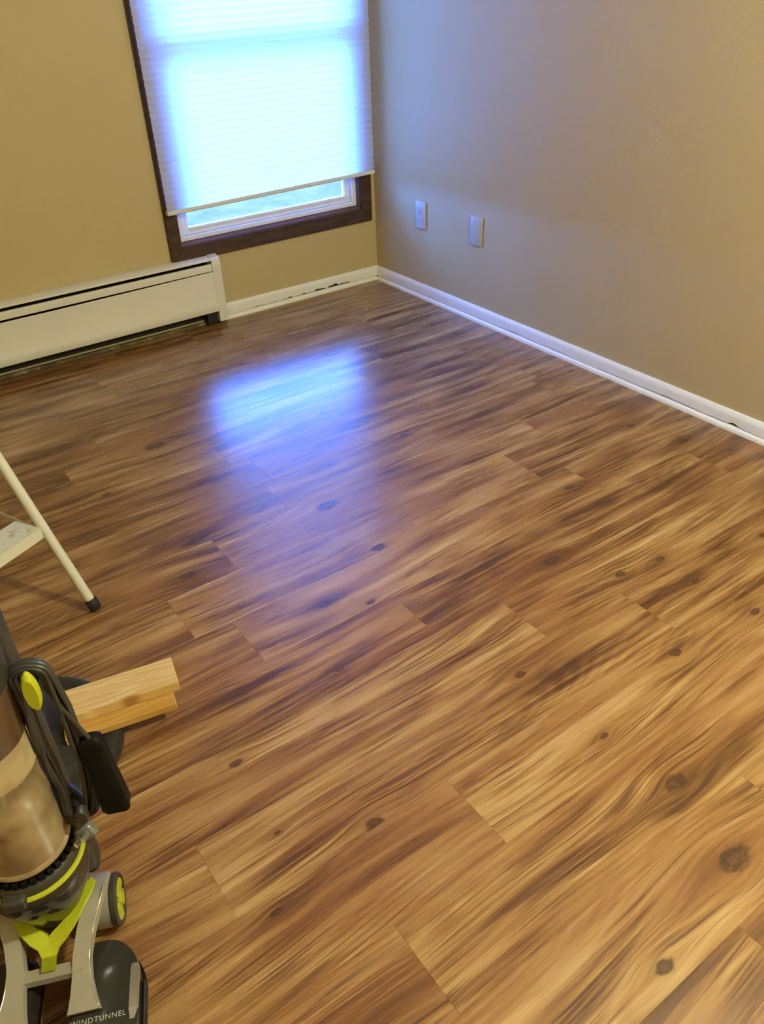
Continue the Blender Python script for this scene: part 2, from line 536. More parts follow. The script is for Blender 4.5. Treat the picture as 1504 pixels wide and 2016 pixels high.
# ------------------------------------------------------------------ window
win = empty('window_1', (0, 0, 0))
tag(win, 'double-hung white vinyl window in a dark brown stained wood casing', 'window', kind='structure')
CX0, CX1, CZ0, CZ1 = -1.121, -0.031, 0.311, 2.045
IX0, IX1, IZ0, IZ1 = -1.063, -0.093, 0.372, 1.985
def casing(poly):
    bm = bmesh.new()
    a = [bm.verts.new((x, -0.0005, z)) for x, z in poly]
    b = [bm.verts.new((x, -0.019, z)) for x, z in poly]
    n = len(poly)
    bm.faces.new(a); fr = bm.faces.new(b[::-1])
    for k in range(n): bm.faces.new((a[k], b[k], b[(k + 1) % n], a[(k + 1) % n]))
    bmesh.ops.bevel(bm, geom=list(fr.edges), offset=0.003, segments=2, affect='EDGES')
    return obj('casing_board', bm, MAT['casing'], win)
g_ = 0.0004
casing([(CX0, CZ0), (CX1, CZ0), (IX1 - g_, IZ0), (IX0 + g_, IZ0)])
casing([(CX0, CZ1), (CX1, CZ1), (IX1 - g_, IZ1), (IX0 + g_, IZ1)])
casing([(CX0, CZ0 + g_), (CX0, CZ1 - g_), (IX0, IZ1), (IX0, IZ0)])
casing([(CX1, CZ0 + g_), (CX1, CZ1 - g_), (IX1, IZ1), (IX1, IZ0)])
# jamb liners
obj('jamb', boxm(IX1 - 0.003, IX1 + 0.006, 0.0002, 0.055, IZ0, IZ1), MAT['jamb'], win)
obj('jamb', boxm(IX0 - 0.008, IX0 + 0.003, 0.0002, 0.055, IZ0, IZ1), MAT['jamb'], win)
obj('jamb', boxm(IX0 + .0035, IX1 - .0035, 0.0002, 0.055, IZ1 - 0.003, IZ1 + 0.0), MAT['jamb'], win)
bm = bmesh.new()
prof = [(0.0002, 0.366), (0.0002, 0.376), (0.024, 0.386), (0.055, 0.386), (0.055, 0.366)]
profile_run(bm, prof, [IX0 + .0035, IX1 - .0035], lambda s, u, v: (s, u, v))
obj('window_stool', bm, MAT['jamb'], win)
# vinyl frame + sashes
FX0, FX1, FZ0, FZ1 = -1.059, -0.097, 0.387, 1.980
def frame_rect(name, x0, x1, z0, z1, w, y0, y1, mat, parent, bev=0.003, wb=None):
    bm = bmesh.new()
    wb = wb or w
    box(bm, x0, x0 + w, y0, y1, z0, z1, bev)
    box(bm, x1 - w, x1, y0, y1, z0, z1, bev)
    box(bm, x0 + w * .9, x1 - w * .9, y0, y1, z0, z0 + wb, bev)
    box(bm, x0 + w * .9, x1 - w * .9, y0, y1, z1 - w, z1, bev)
    return obj(name, bm, mat, parent)
frame_rect('frame', FX0, FX1, FZ0, FZ1, 0.026, 0.022, 0.11, MAT['vinyl'], win, wb=0.020)
low = frame_rect('lower_sash', FX0 + 0.027, FX1 - 0.027, FZ0 + 0.021, 1.195, 0.034, 0.034, 0.062, MAT['vinyl'], win, 0.004, wb=0.030)
obj('pane', boxm(FX0 + 0.058, FX1 - 0.058, 0.046, 0.050, FZ0 + 0.048, 1.165), MAT['glass'], low)
obj('glazing_bead', boxm(FX0 + 0.062, FX1 - 0.062, 0.029, 0.036, FZ0 + 0.044, FZ0 + 0.055, 0.002), MAT['vinyl'], low)
upp = frame_rect('upper_sash', FX0 + 0.027, FX1 - 0.027, 1.135, FZ1 - 0.028, 0.034, 0.068, 0.096, MAT['vinyl'], win, 0.004)
obj('pane', boxm(FX0 + 0.058, FX1 - 0.058, 0.080, 0.084, 1.165, FZ1 - 0.058), MAT['glass'], upp)

# ------------------------------------------------------------------ cellular shade over the window
SX0, SX1 = -1.1175, -0.0375
SZ_L, SZ_R = 0.527, 0.541          # bottom hangs slightly crooked
S_TOP = 2.04
SY_F, SY_B = -0.060, -0.036
shade = tag(empty('cellular_shade', ((SX0 + SX1) / 2, -0.048, 0.52)), 'white pleated cellular shade pulled most of the way down the window', 'window shade')
def sh(x, y, z): return Vector((x, y, z)) - shade.location
def pleat_sheet(name, y_in, y_out, mat, parent):
    bm = bmesh.new()
    cols = 12; pitch = 0.0262; n = int((S_TOP - 0.03 - 0.545) / pitch)
    rows_ = []
    top = S_TOP - 0.03
    for i in range(2 * n + 1):
        t = i / (2 * n)
        y = y_in if i % 2 == 0 else y_out
        r = []
        for c in range(cols + 1):
            u = c / cols
            zb = (SZ_L + (SZ_R - SZ_L) * u) + 0.017
            z = top + (zb - top) * t
            r.append(bm.verts.new(sh(SX0 + (SX1 - SX0) * u, y, z)))
        rows_.append(r)
    for A, B in zip(rows_, rows_[1:]):
        for c in range(cols): bm.faces.new((A[c], A[c + 1], B[c + 1], B[c]))
    return obj(name, bm, mat, parent)
front = pleat_sheet('pleated_fabric', SY_F + 0.006, SY_F, MAT['shade_front'], shade)
pleat_sheet('fabric_lining', SY_F + 0.0068, SY_B, MAT['shade_back'], front)
bm = bmesh.new()
rp = []
for u in (0, 1):
    x = SX0 + (SX1 - SX0) * u; z = SZ_L + (SZ_R - SZ_L) * u
    rp.append([bm.verts.new(sh(x, yy, z + zz)) for yy, zz in ((-.062, .004), (-.059, 0), (-.038, 0), (-.035, .004), (-.035, .018), (-.062, .018))])
for k in range(6): bm.faces.new((rp[0][k], rp[0][(k + 1) % 6], rp[1][(k + 1) % 6], rp[1][k]))
bm.faces.new(rp[0][::-1]); bm.faces.new(rp[1])
obj('bottom_rail', bm, MAT['shade_rail'], shade)
bm = bmesh.new(); box(bm, SX0, SX1, -0.07, -0.0195, S_TOP - 0.03, S_TOP + 0.02, 0.004)
bmesh.ops.translate(bm, verts=bm.verts[:], vec=-shade.location)
obj('head_rail', bm, MAT['shade_rail'], shade)

# ------------------------------------------------------------------ baseboards with separate shoe moulding
BH = 0.0715
def lump(s, c, w): return math.exp(-((s - c) / w) ** 2)
def gap_back(s):      # s = distance from the corner: height of the open crack above the shoe
    w = 0.0105 * lump(s, 0.26, 0.07) + 0.006 * lump(s, 0.37, 0.06) + 0.0055 * lump(s, 0.52, 0.12) + 0.004 * lump(s, 0.72, 0.08) + 0.003 * lump(s, 0.03, 0.03)
    return max(0.0, 1.1 * w * (1 + 0.35 * math.sin(s * 71) + 0.25 * math.sin(s * 163 + 1)) - 0.0006)
def gap_right(s):
    g = 0.0016 + 0.0014 * min(1.0, max(0.0, s - 0.7)) + 0.0013 * math.sin(s * 7.3) + 0.0011 * math.sin(s * 23.1 + 2) + 0.0007 * math.sin(s * 61)
    return max(0.0, g) * min(1.0, s / 0.5) + 0.0075 * lump(s, 2.16, 0.016) + 0.003 * lump(s, 0.05, 0.03)
base_prof = [(0.0052, 0.048), (0.0052, 0.0206), (0.0125, 0.0206), (0.0125, 0.050), (0.0115, 0.058), (0.0085, 0.065), (0.005, BH), (0.0005, BH), (0.0005, 0.048)]
def shoe_prof():
    pts = [(0.0, 0.0002), (0.0155, 0.0002), (0.0155, 0.004)]
    for k in range(1, 7):
        a = PI / 2 * k / 6
        pts.append((0.0155 * math.cos(a), 0.004 + 0.0165 * math.sin(a)))
    return pts
def stations(n, a, b): return [a + (b - a) * i / n for i in range(n + 1)]
bb = tag(empty('baseboard_back', (0, 0, 0)), 'short cream baseboard under the window with a cracked gap above its shoe moulding', 'baseboard', kind='structure')
obj('board', profile_run(bmesh.new(), base_prof, stations(120, 0.0005, 0.903), lambda s, u, v: (-s, -u, v + (0.004 * max(0, (s - .1) / .8) if v > .04 else gap_back(s)))), MAT['trim_old'], bb, autosmooth=35)
obj('shoe_moulding', profile_run(bmesh.new(), shoe_prof(), stations(90, 0.014, 0.903), lambda s, u, v: (-s, -(0.0045 + u), v)), MAT['trim_old'], bb, autosmooth=35)
obj('gap_shade_strip', boxm(-0.900, -0.002, -0.0045, -0.0004, 0.0004, 0.046), MAT['dark'], bb)  # dark strip standing in for the shade inside the crack
br = tag(empty('baseboard_right', (0, 0, 0)), 'long white baseboard and shoe moulding along the wall with the wall plates', 'baseboard', kind='structure')
obj('board', profile_run(bmesh.new(), base_prof, stations(420, 0.013, 4.99), lambda s, u, v: (-u, -s, v if v > .04 else v + gap_right(s))), MAT['trim'], br, autosmooth=35)
obj('shoe_moulding', profile_run(bmesh.new(), shoe_prof(), [0.021, 4.99], lambda s, u, v: (-(0.0045 + u), -s, v)), MAT['trim'], br, autosmooth=35)

obj('gap_shade_strip', boxm(-0.0045, -0.0004, -4.985, -0.015, 0.0004, 0.046), MAT['dark'], br)  # same painted shade behind the crack along the right wall
# ------------------------------------------------------------------ baseboard heater
hx0, hx1 = -3.40, -0.915
ht = tag(empty('baseboard_heater', (-2.1, 0, 0)), 'cream metal baseboard heater along the wall left of the window', 'heater')
def hrun(name, prof, x0, x1, mat, parent=ht, smooth=None):
    bm = profile_run(bmesh.new(), prof, [x0 + 2.1, x1 + 2.1], lambda s, u, v: (s, -u, v))
    return obj(name, bm, mat, parent, autosmooth=smooth)
hrun('back_plate', [(0.0008, 0.022), (0.003, 0.022), (0.003, 0.310), (0.0008, 0.310)], hx0, hx1 - 0.043, MAT['dark'])  # coloured dark so the heater gaps look deep in shade
hrun('top_cover', [(0.0008, 0.318), (0.014, 0.3195), (0.048, 0.312), (0.0545, 0.307), (0.0555, 0.3025), (0.0540, 0.3025), (0.0545, 0.305), (0.047, 0.3105), (0.014, 0.3175), (0.0008, 0.316)], hx0, hx1 - 0.002, MAT['heater'], smooth=30)
hrun('damper', [(0.050, 0.288), (0.0545, 0.2875), (0.0595, 0.281), (0.0605, 0.268), (0.060, 0.2570), (0.0585, 0.2570), (0.059, 0.268), (0.058, 0.2805), (0.0535, 0.2865), (0.050, 0.2868)], hx0, hx1 - 0.040, MAT['heater'], smooth=30)
# front panel: slightly bowed away at the left so the slot above it opens up there
bm = bmesh.new()
fp = [(0.0600, 0.253), (0.0630, 0.255), (0.0645, 0.253), (0.0645, 0.108), (0.0665, 0.104), (0.0665, 0.072), (0.0655, 0.070), (0.0648, 0.070), (0.0646, 0.073), (0.0648, 0.103), (0.0628, 0.107), (0.0628, 0.252)]
def fplace(s, u, v):
    d = max(0.0, min(1.0, (-0.95 - (s - 2.1)) / 0.7))
    return (s, -u, v - (0.006 * d if v > 0.2 else 0))
profile_run(bm, fp, stations(24, hx0 + 2.1, hx1 - 0.040 + 2.1), fplace)
obj('front_panel', bm, MAT['heater'], ht, autosmooth=30)
# end cap
bm = bmesh.new()
capoly = [(0.0008, 0.020), (0.067, 0.020), (0.067, 0.285), (0.062, 0.306), (0.050, 0.316), (0.014, 0.3225), (0.0008, 0.3225)]
profile_run(bm, capoly, [hx1 - 0.0415 + 2.1, hx1 - 0.003 + 2.1, hx1 + 2.1], lambda s, u, v: (s, -(u if s < hx1 - .001 + 2.1 else min(u, .0655)), v))
obj('end_cap', bm, MAT['heater'], ht)
bm = bmesh.new()
tube(bm, [(hx0 + 2.12, -0.034, 0.15), (hx1 - 0.05 + 2.1, -0.034, 0.15)], 0.011, 10)
fins = obj('heating_pipe', bm, MAT['dark'], ht, smooth=True)
bm = bmesh.new()
for i in range(200):
    fx = hx0 + 2.14 + i * 0.0115
    box(bm, fx, fx + 0.0012, -0.056, -0.008, 0.09, 0.235)
o = obj('fin', bm, MAT['dark'], fins); o['kind'] = 'stuff'
obj('bracket', boxm(hx1 - 0.098 + 2.1, hx1 - 0.078 + 2.1, -0.058, -0.004, 0.012, 0.075, 0.003), MAT['dark'], ht)
obj('bracket', boxm(hx1 - 0.076 + 2.1, hx1 - 0.043 + 2.1, -0.046, -0.004, 0.010, 0.075, 0.004), MAT['dark'], ht)
obj('floor_strip', boxm(hx0 + 2.1, hx1 - 0.10 + 2.1, -0.022, -0.0035, 0.0005, 0.016, 0.003), MAT['strip'], ht)

# ------------------------------------------------------------------ wall plates on the right wall
def wall_plate(name, y, z, label, duplex):
    e = tag(empty(name, (0, y, z)), label, 'wall plate', 'plates on the long wall')
    bm = bmesh.new(); box(bm, -0.0075, -0.0005, -0.038, 0.038, -0.062, 0.062, 0.0028, 3)
    obj('plate', bm, MAT['plate'] if duplex else MAT['plate_yellow'], e, autosmooth=40)
    if duplex:
        for dz in (-0.0205, 0.0205):
            bm = bmesh.new()
            poly = []
            for k in range(28):
                a = 2 * PI * k / 28
                poly.append((max(-0.0172, min(0.0172, 0.0195 * math.cos(a))), max(-0.0145, min(0.0145, 0.0175 * math.sin(a)))))
            A = [bm.verts.new((-0.0070, p, dz + q)) for p, q in poly]; B = [bm.verts.new((-0.0098, p, dz + q)) for p, q in poly]
            bm.faces.new(A); bm.faces.new(B[::-1])
            for k in range(28): bm.faces.new((A[k], B[k], B[(k + 1) % 28], A[(k + 1) % 28]))
            s = obj('socket', bm, MAT['plate'], e)
            for dy in (-0.0065, 0.0065):
                obj('slot', boxm(-0.0101, -0.0095, dy - 0.0011, dy + 0.0011, dz - 0.001, dz + 0.0068), MAT['dark'], s)
            obj('slot', boxm(-0.0101, -0.0095, -0.0022, 0.0022, dz - 0.0095, dz - 0.0055, 0.0001, 1), MAT['dark'], s)
        obj('screw', lathe(bmesh.new(), [(0.0032, -0.0070), (0.0032, -0.0084), (0.002, -0.0090)], 14, (0, 0, 0), 'X'), MAT['chrome'], e)
    else:
        for dz in (-0.042, 0.042):
            obj('screw', lathe(bmesh.new(), [(0.0032, -0.0070), (0.0032, -0.0084), (0.002, -0.0090)], 14, (0, 0, dz), 'X'), MAT['chrome'], e)
    return e
wall_plate('outlet_plate', -0.3848, 0.3993, 'white duplex outlet plate on the right wall, the nearer one to the window corner', True)
wall_plate('blank_plate', -0.7800, 0.4046, 'off-white blank wall plate with a yellowed side, farther from the window corner', False)

# ------------------------------------------------------------------ ceiling lamp (above and behind the view)
lampo = tag(empty('ceiling_lamp', (LAMP_POS[0], LAMP_POS[1], RH)), 'round warm ceiling lamp above the room, out of frame', 'lamp')
obj('canopy', lathe(bmesh.new(), [(0.075, -0.0005), (0.075, -0.018), (0.05, -0.030), (0.012, -0.034)], 32), MAT['trim'], lampo, autosmooth=40)
obj('uplight_blocker', lathe(bmesh.new(), [(0.205, -0.150), (0.200, -0.118), (0.160, -0.075), (0.075, -0.040), (0.030, -0.0345), (0.030, -0.037), (0.074, -0.0425), (0.158, -0.0775), (0.1975, -0.119), (0.2025, -0.150)], 40, cap=False), MAT['ceiling'], lampo, autosmooth=40)  # unseen dish, added to keep the bulb's light off the ceiling
ld = bpy.data.lights.new('bulb_globe', 'POINT')
ld.energy = LAMP_POWER; ld.color = LAMP_COLOR; ld.shadow_soft_size = 0.085
lo = bpy.data.objects.new('bulb_globe', ld)
lo.location = (0, 0, LAMP_POS[2] - RH); lo.parent = lampo
COL.objects.link(lo)

# ------------------------------------------------------------------ round black disc with two pine boards on it
DISC_H = 0.045
dz = tag(empty('round_disc', (-2.404, -2.086, 0)), 'flat round black disc lying on the floor under the pine boards', 'disc')
R_ = 0.200
obj('disc_body', lathe(bmesh.new(), [(R_ - 0.012, 0.0003), (R_ - 0.002, 0.004), (R_, 0.016), (R_, DISC_H - 0.014), (R_ - 0.004, DISC_H - 0.004), (R_ - 0.012, DISC_H),
    (R_ - 0.030, DISC_H), (R_ - 0.034, DISC_H - 0.003), (R_ - 0.050, DISC_H - 0.003), (R_ - 0.054, DISC_H), (0.02, DISC_H)], 72), MAT['disc'], dz, autosmooth=40)
riv = lathe(bmesh.new(), [(0.0115, DISC_H - 0.002), (0.0115, DISC_H + 0.002), (0.009, DISC_H + 0.0034), (0.0065, DISC_H + 0.0022), (0.003, DISC_H + 0.0022)], 20, (0.098, 0.138, 0))
obj('rivet', riv, MAT['chrome'], dz, autosmooth=40)

def board(name, label, origin, ang, length, width, z0, thick, mat, bev=0.0018):
    bm = bmesh.new()
    box(bm, 0, length, -width, 0, 0, thick, bev)
    o = obj(name, bm, mat, None, loc=(origin[0], origin[1], z0))
    o.rotation_euler = (0, 0, ang)
    return tag(o, label, 'board', 'pine offcuts on the black disc')
# ------------------------------------------------------------------ step ladder
def LV(p): return Vector(p)
FOOT = Vector((-2.1262, -1.7015, 0))
LA = Vector((-0.2026, 0.28, 1.0))                     # front rail direction per metre of height
LD = Vector((-0.436, 0.90, 0)).normalized()
LW = Vector((-0.90, -0.436, 0)).normalized()
LWID = 0.45
lad = tag(empty('step_ladder', FOOT), 'white tubular metal step ladder with black rubber feet at the left edge', 'step ladder')
def rail(name, pts, r, mat=MAT['ladder'], parent=lad, n=16):
    return obj(name, tube(bmesh.new(), pts, r, n), mat, parent, smooth=False, autosmooth=50)
TOPZ = 0.98
TR = 0.0125
for s in (0, 1):
    b0 = LW * (LWID * s)
    rl = rail('front_rail', [b0 + LA * 0.028, b0 + LA * TOPZ], TR)
    ft = lathe(bmesh.new(), [(0.013, 0.0), (0.0158, 0.004), (0.0158, 0.030), (0.0145, 0.033)], 20)
    m = Vector((0, 0, 1)).rotation_difference(LA.normalized()).to_matrix().to_4x4()
    bmesh.ops.transform(ft, matrix=Matrix.Translation(b0 + Vector((0, 0, 0.0052))) @ m, verts=ft.verts[:])
    obj('rubber_foot', ft, MAT['rubber'], rl, autosmooth=40)
# top hoop joining the front rails
h0 = LA * TOPZ; h1 = h0 + LW * LWID
rail('handle_hoop', smooth_path([h0, h0 + LA * 0.10, h0 + LA * 0.145 + LW * 0.05, h1 + LA * 0.145 - LW * 0.05, h1 + LA * 0.10, h1], 6), TR)
RD = Vector((0, 0, 0)) + LD * 0.78
RT = LA * 0.86
for s in (0.04, 0.96):
    b0 = LW * (LWID * s)
    rr_ = rail('rear_leg', [b0 + RD + Vector((0, 0, 0.03)), b0 + RT - LD * 0.0 + LD * 0.02], 0.010)
    ft = lathe(bmesh.new(), [(0.0115, 0.0), (0.0135, 0.004), (0.0135, 0.032)], 16, b0 + RD + Vector((0, 0, 0.0005)))
    obj('rubber_foot', ft, MAT['rubber'], rr_, autosmooth=40)
def tread(z, depth, lip):
    c = LA * z
    bm = bmesh.new()
    a = c + LW * 0.012 - LD * 0.012; b = c + LW * (LWID - 0.012) - LD * 0.012
    rings = []
    for q in (a, b):
        pr = [(0, 0), (0, -lip), (0.004, -lip), (0.004, -0.004), (depth - .004, -0.004), (depth - .004, -lip * .7), (depth, -lip * .7), (depth, 0)]
        rings.append([bm.verts.new(q + LD * u + Vector((0, 0, v))) for u, v in pr])
    n = len(rings[0])
    for k in range(n): bm.faces.new((rings[0][k], rings[0][(k + 1) % n], rings[1][(k + 1) % n], rings[1][k]))
    bm.faces.new(rings[0][::-1]); bm.faces.new(rings[1])
    return obj('tread', bm, MAT['tread'], lad)
tread(0.262, 0.085, 0.030); tread(0.50, 0.11, 0.030); tread(0.74, 0.16, 0.030)
for s in (0.03, 0.97):        # side braces from the lowest tread back to the rear legs
    a = LA * 0.252 + LW * (LWID * s) + LD * 0.0
    zt = 0.252
    k = (zt - 0.03) / (0.86 - 0.03)
    b = (RD + (RT + LD * 0.02 - RD) * k); b.z = 0.275
    b = Vector((b.x, b.y, b.z)) + LW * (LWID * s)
    d = (b - a).normalized(); w = Vector((0, 0, 0.0085)); t = LW * 0.0022
    bm = ribbon(bmesh.new(), [(a, w + d * 0.0, t), (b, w, t)])
    obj('side_brace', bm, MAT['ladder'], lad)

# ------------------------------------------------------------------ upright vacuum cleaner
VA = math.radians(-23)
vac = tag(empty('upright_vacuum', (-2.50, -2.62, 0), VA), 'silver and smoky grey upright vacuum cleaner with lime green trim', 'vacuum cleaner')
def V(r, f, z): return Vector((r, -f, z))       # right, forward, up in the cleaner's own frame
def rounded(poly, rads, n=5):
    out = []
    m = len(poly)
    for i, (p, r) in enumerate(zip(poly, rads)):
        P = Vector(p); A = Vector(poly[i - 1]); B = Vector(poly[(i + 1) % m])
        if r <= 0: out.append(tuple(P)); continue
        u = (A - P).normalized(); w = (B - P).normalized()
        p0, p1 = P + u * r, P + w * r
        for k in range(n + 1):
            t = k / n
            q = p0 * (1 - t) ** 2 + P * 2 * t * (1 - t) + p1 * t * t
            out.append((q.x, q.y))
    return out
# nozzle: a U around the open middle
U = [(.138, .010), (.138, -.20), (-.138, -.20), (-.138, .010), (-.100, .046), (-.030, .046), (-.030, -.066), (.030, -.066), (.030, .046), (.100, .046)]
Ur = [.03, .05, .05, .03, .02, .01, .006, .006, .01, .02]
nozzle = obj('nozzle_base', prism(bmesh.new(), rounded(U, Ur), 0.006, 0.020, 0.002), MAT['black'], vac, autosmooth=40)
for s in (1, -1):
    lobe = [(.135 * s, .008), (.135 * s, -.195), (.030 * s, -.195), (.030 * s, .044), (.098 * s, .044)]
    bm = prism(bmesh.new(), rounded(lobe, [.03, .05, .004, .012, .02]), 0.0205, 0.062, 0.010, 4)
    obj('nozzle_cover', bm, MAT['smoke'], vac, autosmooth=40)
obj('centre_panel', boxm(-.0295, .0295, -.19, -.068, .0205, .040, .005, 2), MAT['dgrey'], vac, autosmooth=40)
for s in (-1, 1):
    bm = ribbon(bmesh.new(), [(V(.127 * s, -.004, .0585), V(.0035, -.001, 0), V(0, 0, .002)), (V(.129 * s, .012, .0612), V(.0078, 0, 0), V(0, 0, .002)),
                              (V(.128 * s, .074, .0615), V(.0078, 0, 0), V(0, 0, .002)), (V(.127 * s, .090, .061), V(.004, 0, 0), V(0, 0, .002))])
    obj('bumper_trim', bm, MAT['chrome'], vac)
    obj('side_bumper', boxm(.1385 * s - .0025, .1385 * s + .0025, -.11, -.020, .012, .034, .002), MAT['rubber'], vac)
# silver H frame
for s in (1, -1):
    st = []
    for r, f, z, hw, ht_ in [(.072, -.150, .092, .015, .006), (.073, -.136, .106, .017, .006), (.072, -.112, .114, .0175, .007), (.066, -.080, .114, .0165, .007), (.056, -.045, .100, .0155, .007),
                             (.050, -.010, .088, .015, .007), (.051, .020, .080, .0165, .006), (.053, .045, .075, .021, .005), (.055, .068, .072, .027, .004)]:
        st.append((V(r * s, f, z), V(hw, 0, 0), V(0, .25 * ht_, ht_)))
    bm = ribbon(bmesh.new(), st)
    arm = obj('frame_arm', bm, MAT['silver'], vac, autosmooth=30)
    # bright edge line on the outer side of the arm
    ed = [V((r + hw * .86) * s, f, z + ht_ * .9) for r, f, z, hw, ht_ in [(.072, -.105, .118, .0165, .007), (.066, -.080, .114, .0165, .007), (.056, -.045, .100, .0155, .007),
          (.050, -.010, .088, .015, .007), (.051, .020, .080, .0165, .006), (.053, .045, .075, .021, .005), (.055, .066, .072, .027, .004)]]
    obj('edge_highlight_bead', tube(bmesh.new(), smooth_path(ed, 4), 0.0014, 8), MAT['chrome'], arm, smooth=True)
obj('frame_crossbar', ribbon(bmesh.new(), [(V(-.052, .0, .084), V(0, .014, 0), V(0, 0, .006)), (V(-.03, .002, .082), V(0, .011, 0), V(0, 0, .006)), (V(.03, .002, .082), V(0, .011, 0), V(0, 0, .006)), (V(.052, .0, .084), V(0, .014, 0), V(0, 0, .006))]), MAT['silver'], vac)
# wheels
for s in (1, -1):
    w = empty('rear_wheel', V(0, 0, 0), 0, vac)
    bpy.data.objects.remove(w)
    c = V(0, -.124, .0455)
    def X(a): return a * s
    wheel = obj('wheel', lathe(bmesh.new(), [(.036, X(.052)), (.043, X(.054)), (.043, X(.084)), (.040, X(.0865))], 36, c, 'X'), MAT['silver'], vac, autosmooth=40)
    obj('tyre', lathe(bmesh.new(), [(.038, X(.0862)), (.0452, X(.0865)), (.0452, X(.0945)), (.042, X(.0975)), (.037, X(.0975)), (.036, X(.092))], 36, c, 'X'), MAT['dgrey'], wheel, autosmooth=40)
    bm = bmesh.new()
    lathe(bm, [(.010, X(.090)), (.010, X(.0985)), (.006, X(.0995))], 16, c, 'X')
    for k in range(5):
        a0 = 2 * PI * k / 5 + .3
        pts = []
        for rr, da in ((.009, -.5), (.035, -.42), (.0355, 0), (.035, .42), (.009, .5)):
            pts.append((c.y + rr * math.cos(a0 + da), c.z + rr * math.sin(a0 + da)))
        A = [bm.verts.new((X(.091), p, q)) for p, q in pts]; B = [bm.verts.new((X(.0965), p, q)) for p, q in pts]
        bm.faces.new(A); bm.faces.new(B[::-1])
        for i in range(5): bm.faces.new((A[i], B[i], B[(i + 1) % 5], A[(i + 1) % 5]))
    obj('hub_spokes', bm, MAT['lime'], wheel)
# lime yoke
yk = []
ylist = [(.0, .002, .090, .0115), (.0, -.018, .096, .0115), (.003, -.032, .102, .0145), (.016, -.043, .109, .015), (.034, -.058, .117, .0120), (.050, -.078, .126, .0095), (.064, -.100, .134, .0100), (.072, -.112, .138, .006)]
for s in (1, -1):
    st = []
    for i, (r, f, z, hw) in enumerate(ylist):
        a = 0.0 if i < 2 else min(1.0, (i - 1) / 3) * math.radians(48)
        wv = V(math.cos(a) * hw * s, math.sin(a) * hw, 0)
        st.append((V(r * s, f, z), wv if s > 0 else -wv, V(0, .0012, .0028)))
    bm = ribbon(bmesh.new(), st)
    obj('lime_yoke', bm, MAT['lime'], vac, autosmooth=30)
# body (lathe parts on the vertical axis)
AX = V(0, -.11, 0)
def vlathe(name, prof, mat, n=56, parent=vac, sm=40): return obj(name, lathe(bmesh.new(), prof, n, AX, 'Z'), mat, parent, autosmooth=sm)
vlathe('motor_housing', [(.034, .085), (.044, .092), (.051, .112), (.059, .135), (.072, .165), (.0805, .195), (.0835, .215), (.0835, .232), (.081, .238)], MAT['smoke'])
vlathe('lime_ring', [(.0795, .2375), (.0835, .2385), (.0840, .2410), (.0820, .2445), (.0790, .2450)], MAT['lime'])
vlathe('collar', [(.0785, .2445), (.0775, .256), (.072, .262)], MAT['dgrey'])
bm = bmesh.new()
for k in range(34):
    a = 2 * PI * k / 34
    q = bmesh.new(); box(q, .0665, .0735, -.0042, .0042, .261, .273, .0008, 1)
    bmesh.ops.transform(q, matrix=Matrix.Translation(AX) @ Matrix.Rotation(a, 4, 'Z'), verts=q.verts[:])
    tmp = bpy.data.meshes.new('t'); q.to_mesh(tmp); q.free(); bm.from_mesh(tmp); bpy.data.meshes.remove(tmp)
o = obj('vent_fins', bm, MAT['black'], vac); o['kind'] = 'stuff'
vlathe('vent_core', [(.066, .2605), (.066, .2735)], MAT['black'])
vlathe('dust_cup', [(.060, .2735), (.0675, .2745), (.0695, .2775), (.0688, .282), (.0655, .285), (.0655, .40), (.0660, .458), (.0675, .460), (.0675, .464), (.0662, .466), (.0665, .520)], MAT['cup'])
vlathe('cup_lid', [(.0664, .5205), (.068, .522), (.070, .56), (.071, .60), (.069, .612)], MAT['cup_dark'])
vlathe('upper_body', [(.0695, .6125), (.074, .62), (.078, .68), (.078, .735), (.072, .752), (.05, .76)], MAT['dgrey'])
obj('latch', boxm(-.030, .006, .018, .052, .232, .256, .006, 3), MAT['dgrey'], vac)
# rear spine and handle
obj('spine', boxm(-.060, .066, .165, .205, .07, .72, .012, 3), MAT['dgrey'], vac, autosmooth=40)
obj('hose_shoulder', lathe(bmesh.new(), [(.020, .14), (.026, .16), (.026, .30), (.022, .33)], 20, V(.060, -.145, 0), 'Z'), MAT['dgrey'], vac, autosmooth=40)
obj('handle_tube', tube(bmesh.new(), smooth_path([V(0, -.18, .70), V(0, -.19, .85), V(0, -.20, 1.0), V(0, -.17, 1.07), V(0, -.12, 1.10)], 6), .016, 16), MAT['silver'], vac, smooth=True)
# cord hooks and wound cord
HR, HF = .100, -.125
def hook(z, name, mat, hh, hw):
    bm = bmesh.new()
    n = 24
    def ringv(f, sc): return [bm.verts.new(V(HR + hw * sc * math.cos(2 * PI * k / n) + .0, f, z + hh * sc * math.sin(2 * PI * k / n))) for k in range(n)]
    rs = [ringv(HF + .022, 1.0), ringv(HF + .030, 1.0), ringv(HF + .034, .82)]
    for A, B in zip(rs, rs[1:]):
        for k in range(n): bm.faces.new((A[k], A[(k + 1) % n], B[(k + 1) % n], B[k]))
    bm.faces.new(rs[0][::-1]); bm.faces.new(rs[-1])
    o = obj(name, bm, mat, vac, autosmooth=40)
    obj('hook_post', tube(bmesh.new(), [V(HR - .025, HF - .03, z), V(HR, HF, z), V(HR, HF + .024, z)], .007, 10), MAT['dgrey'], o)
hook(.600, 'cord_hook', MAT['lime'], .034, .0105)
hook(.325, 'cord_hook', MAT['dgrey'], .018, .009)
rc = random.Random(3)
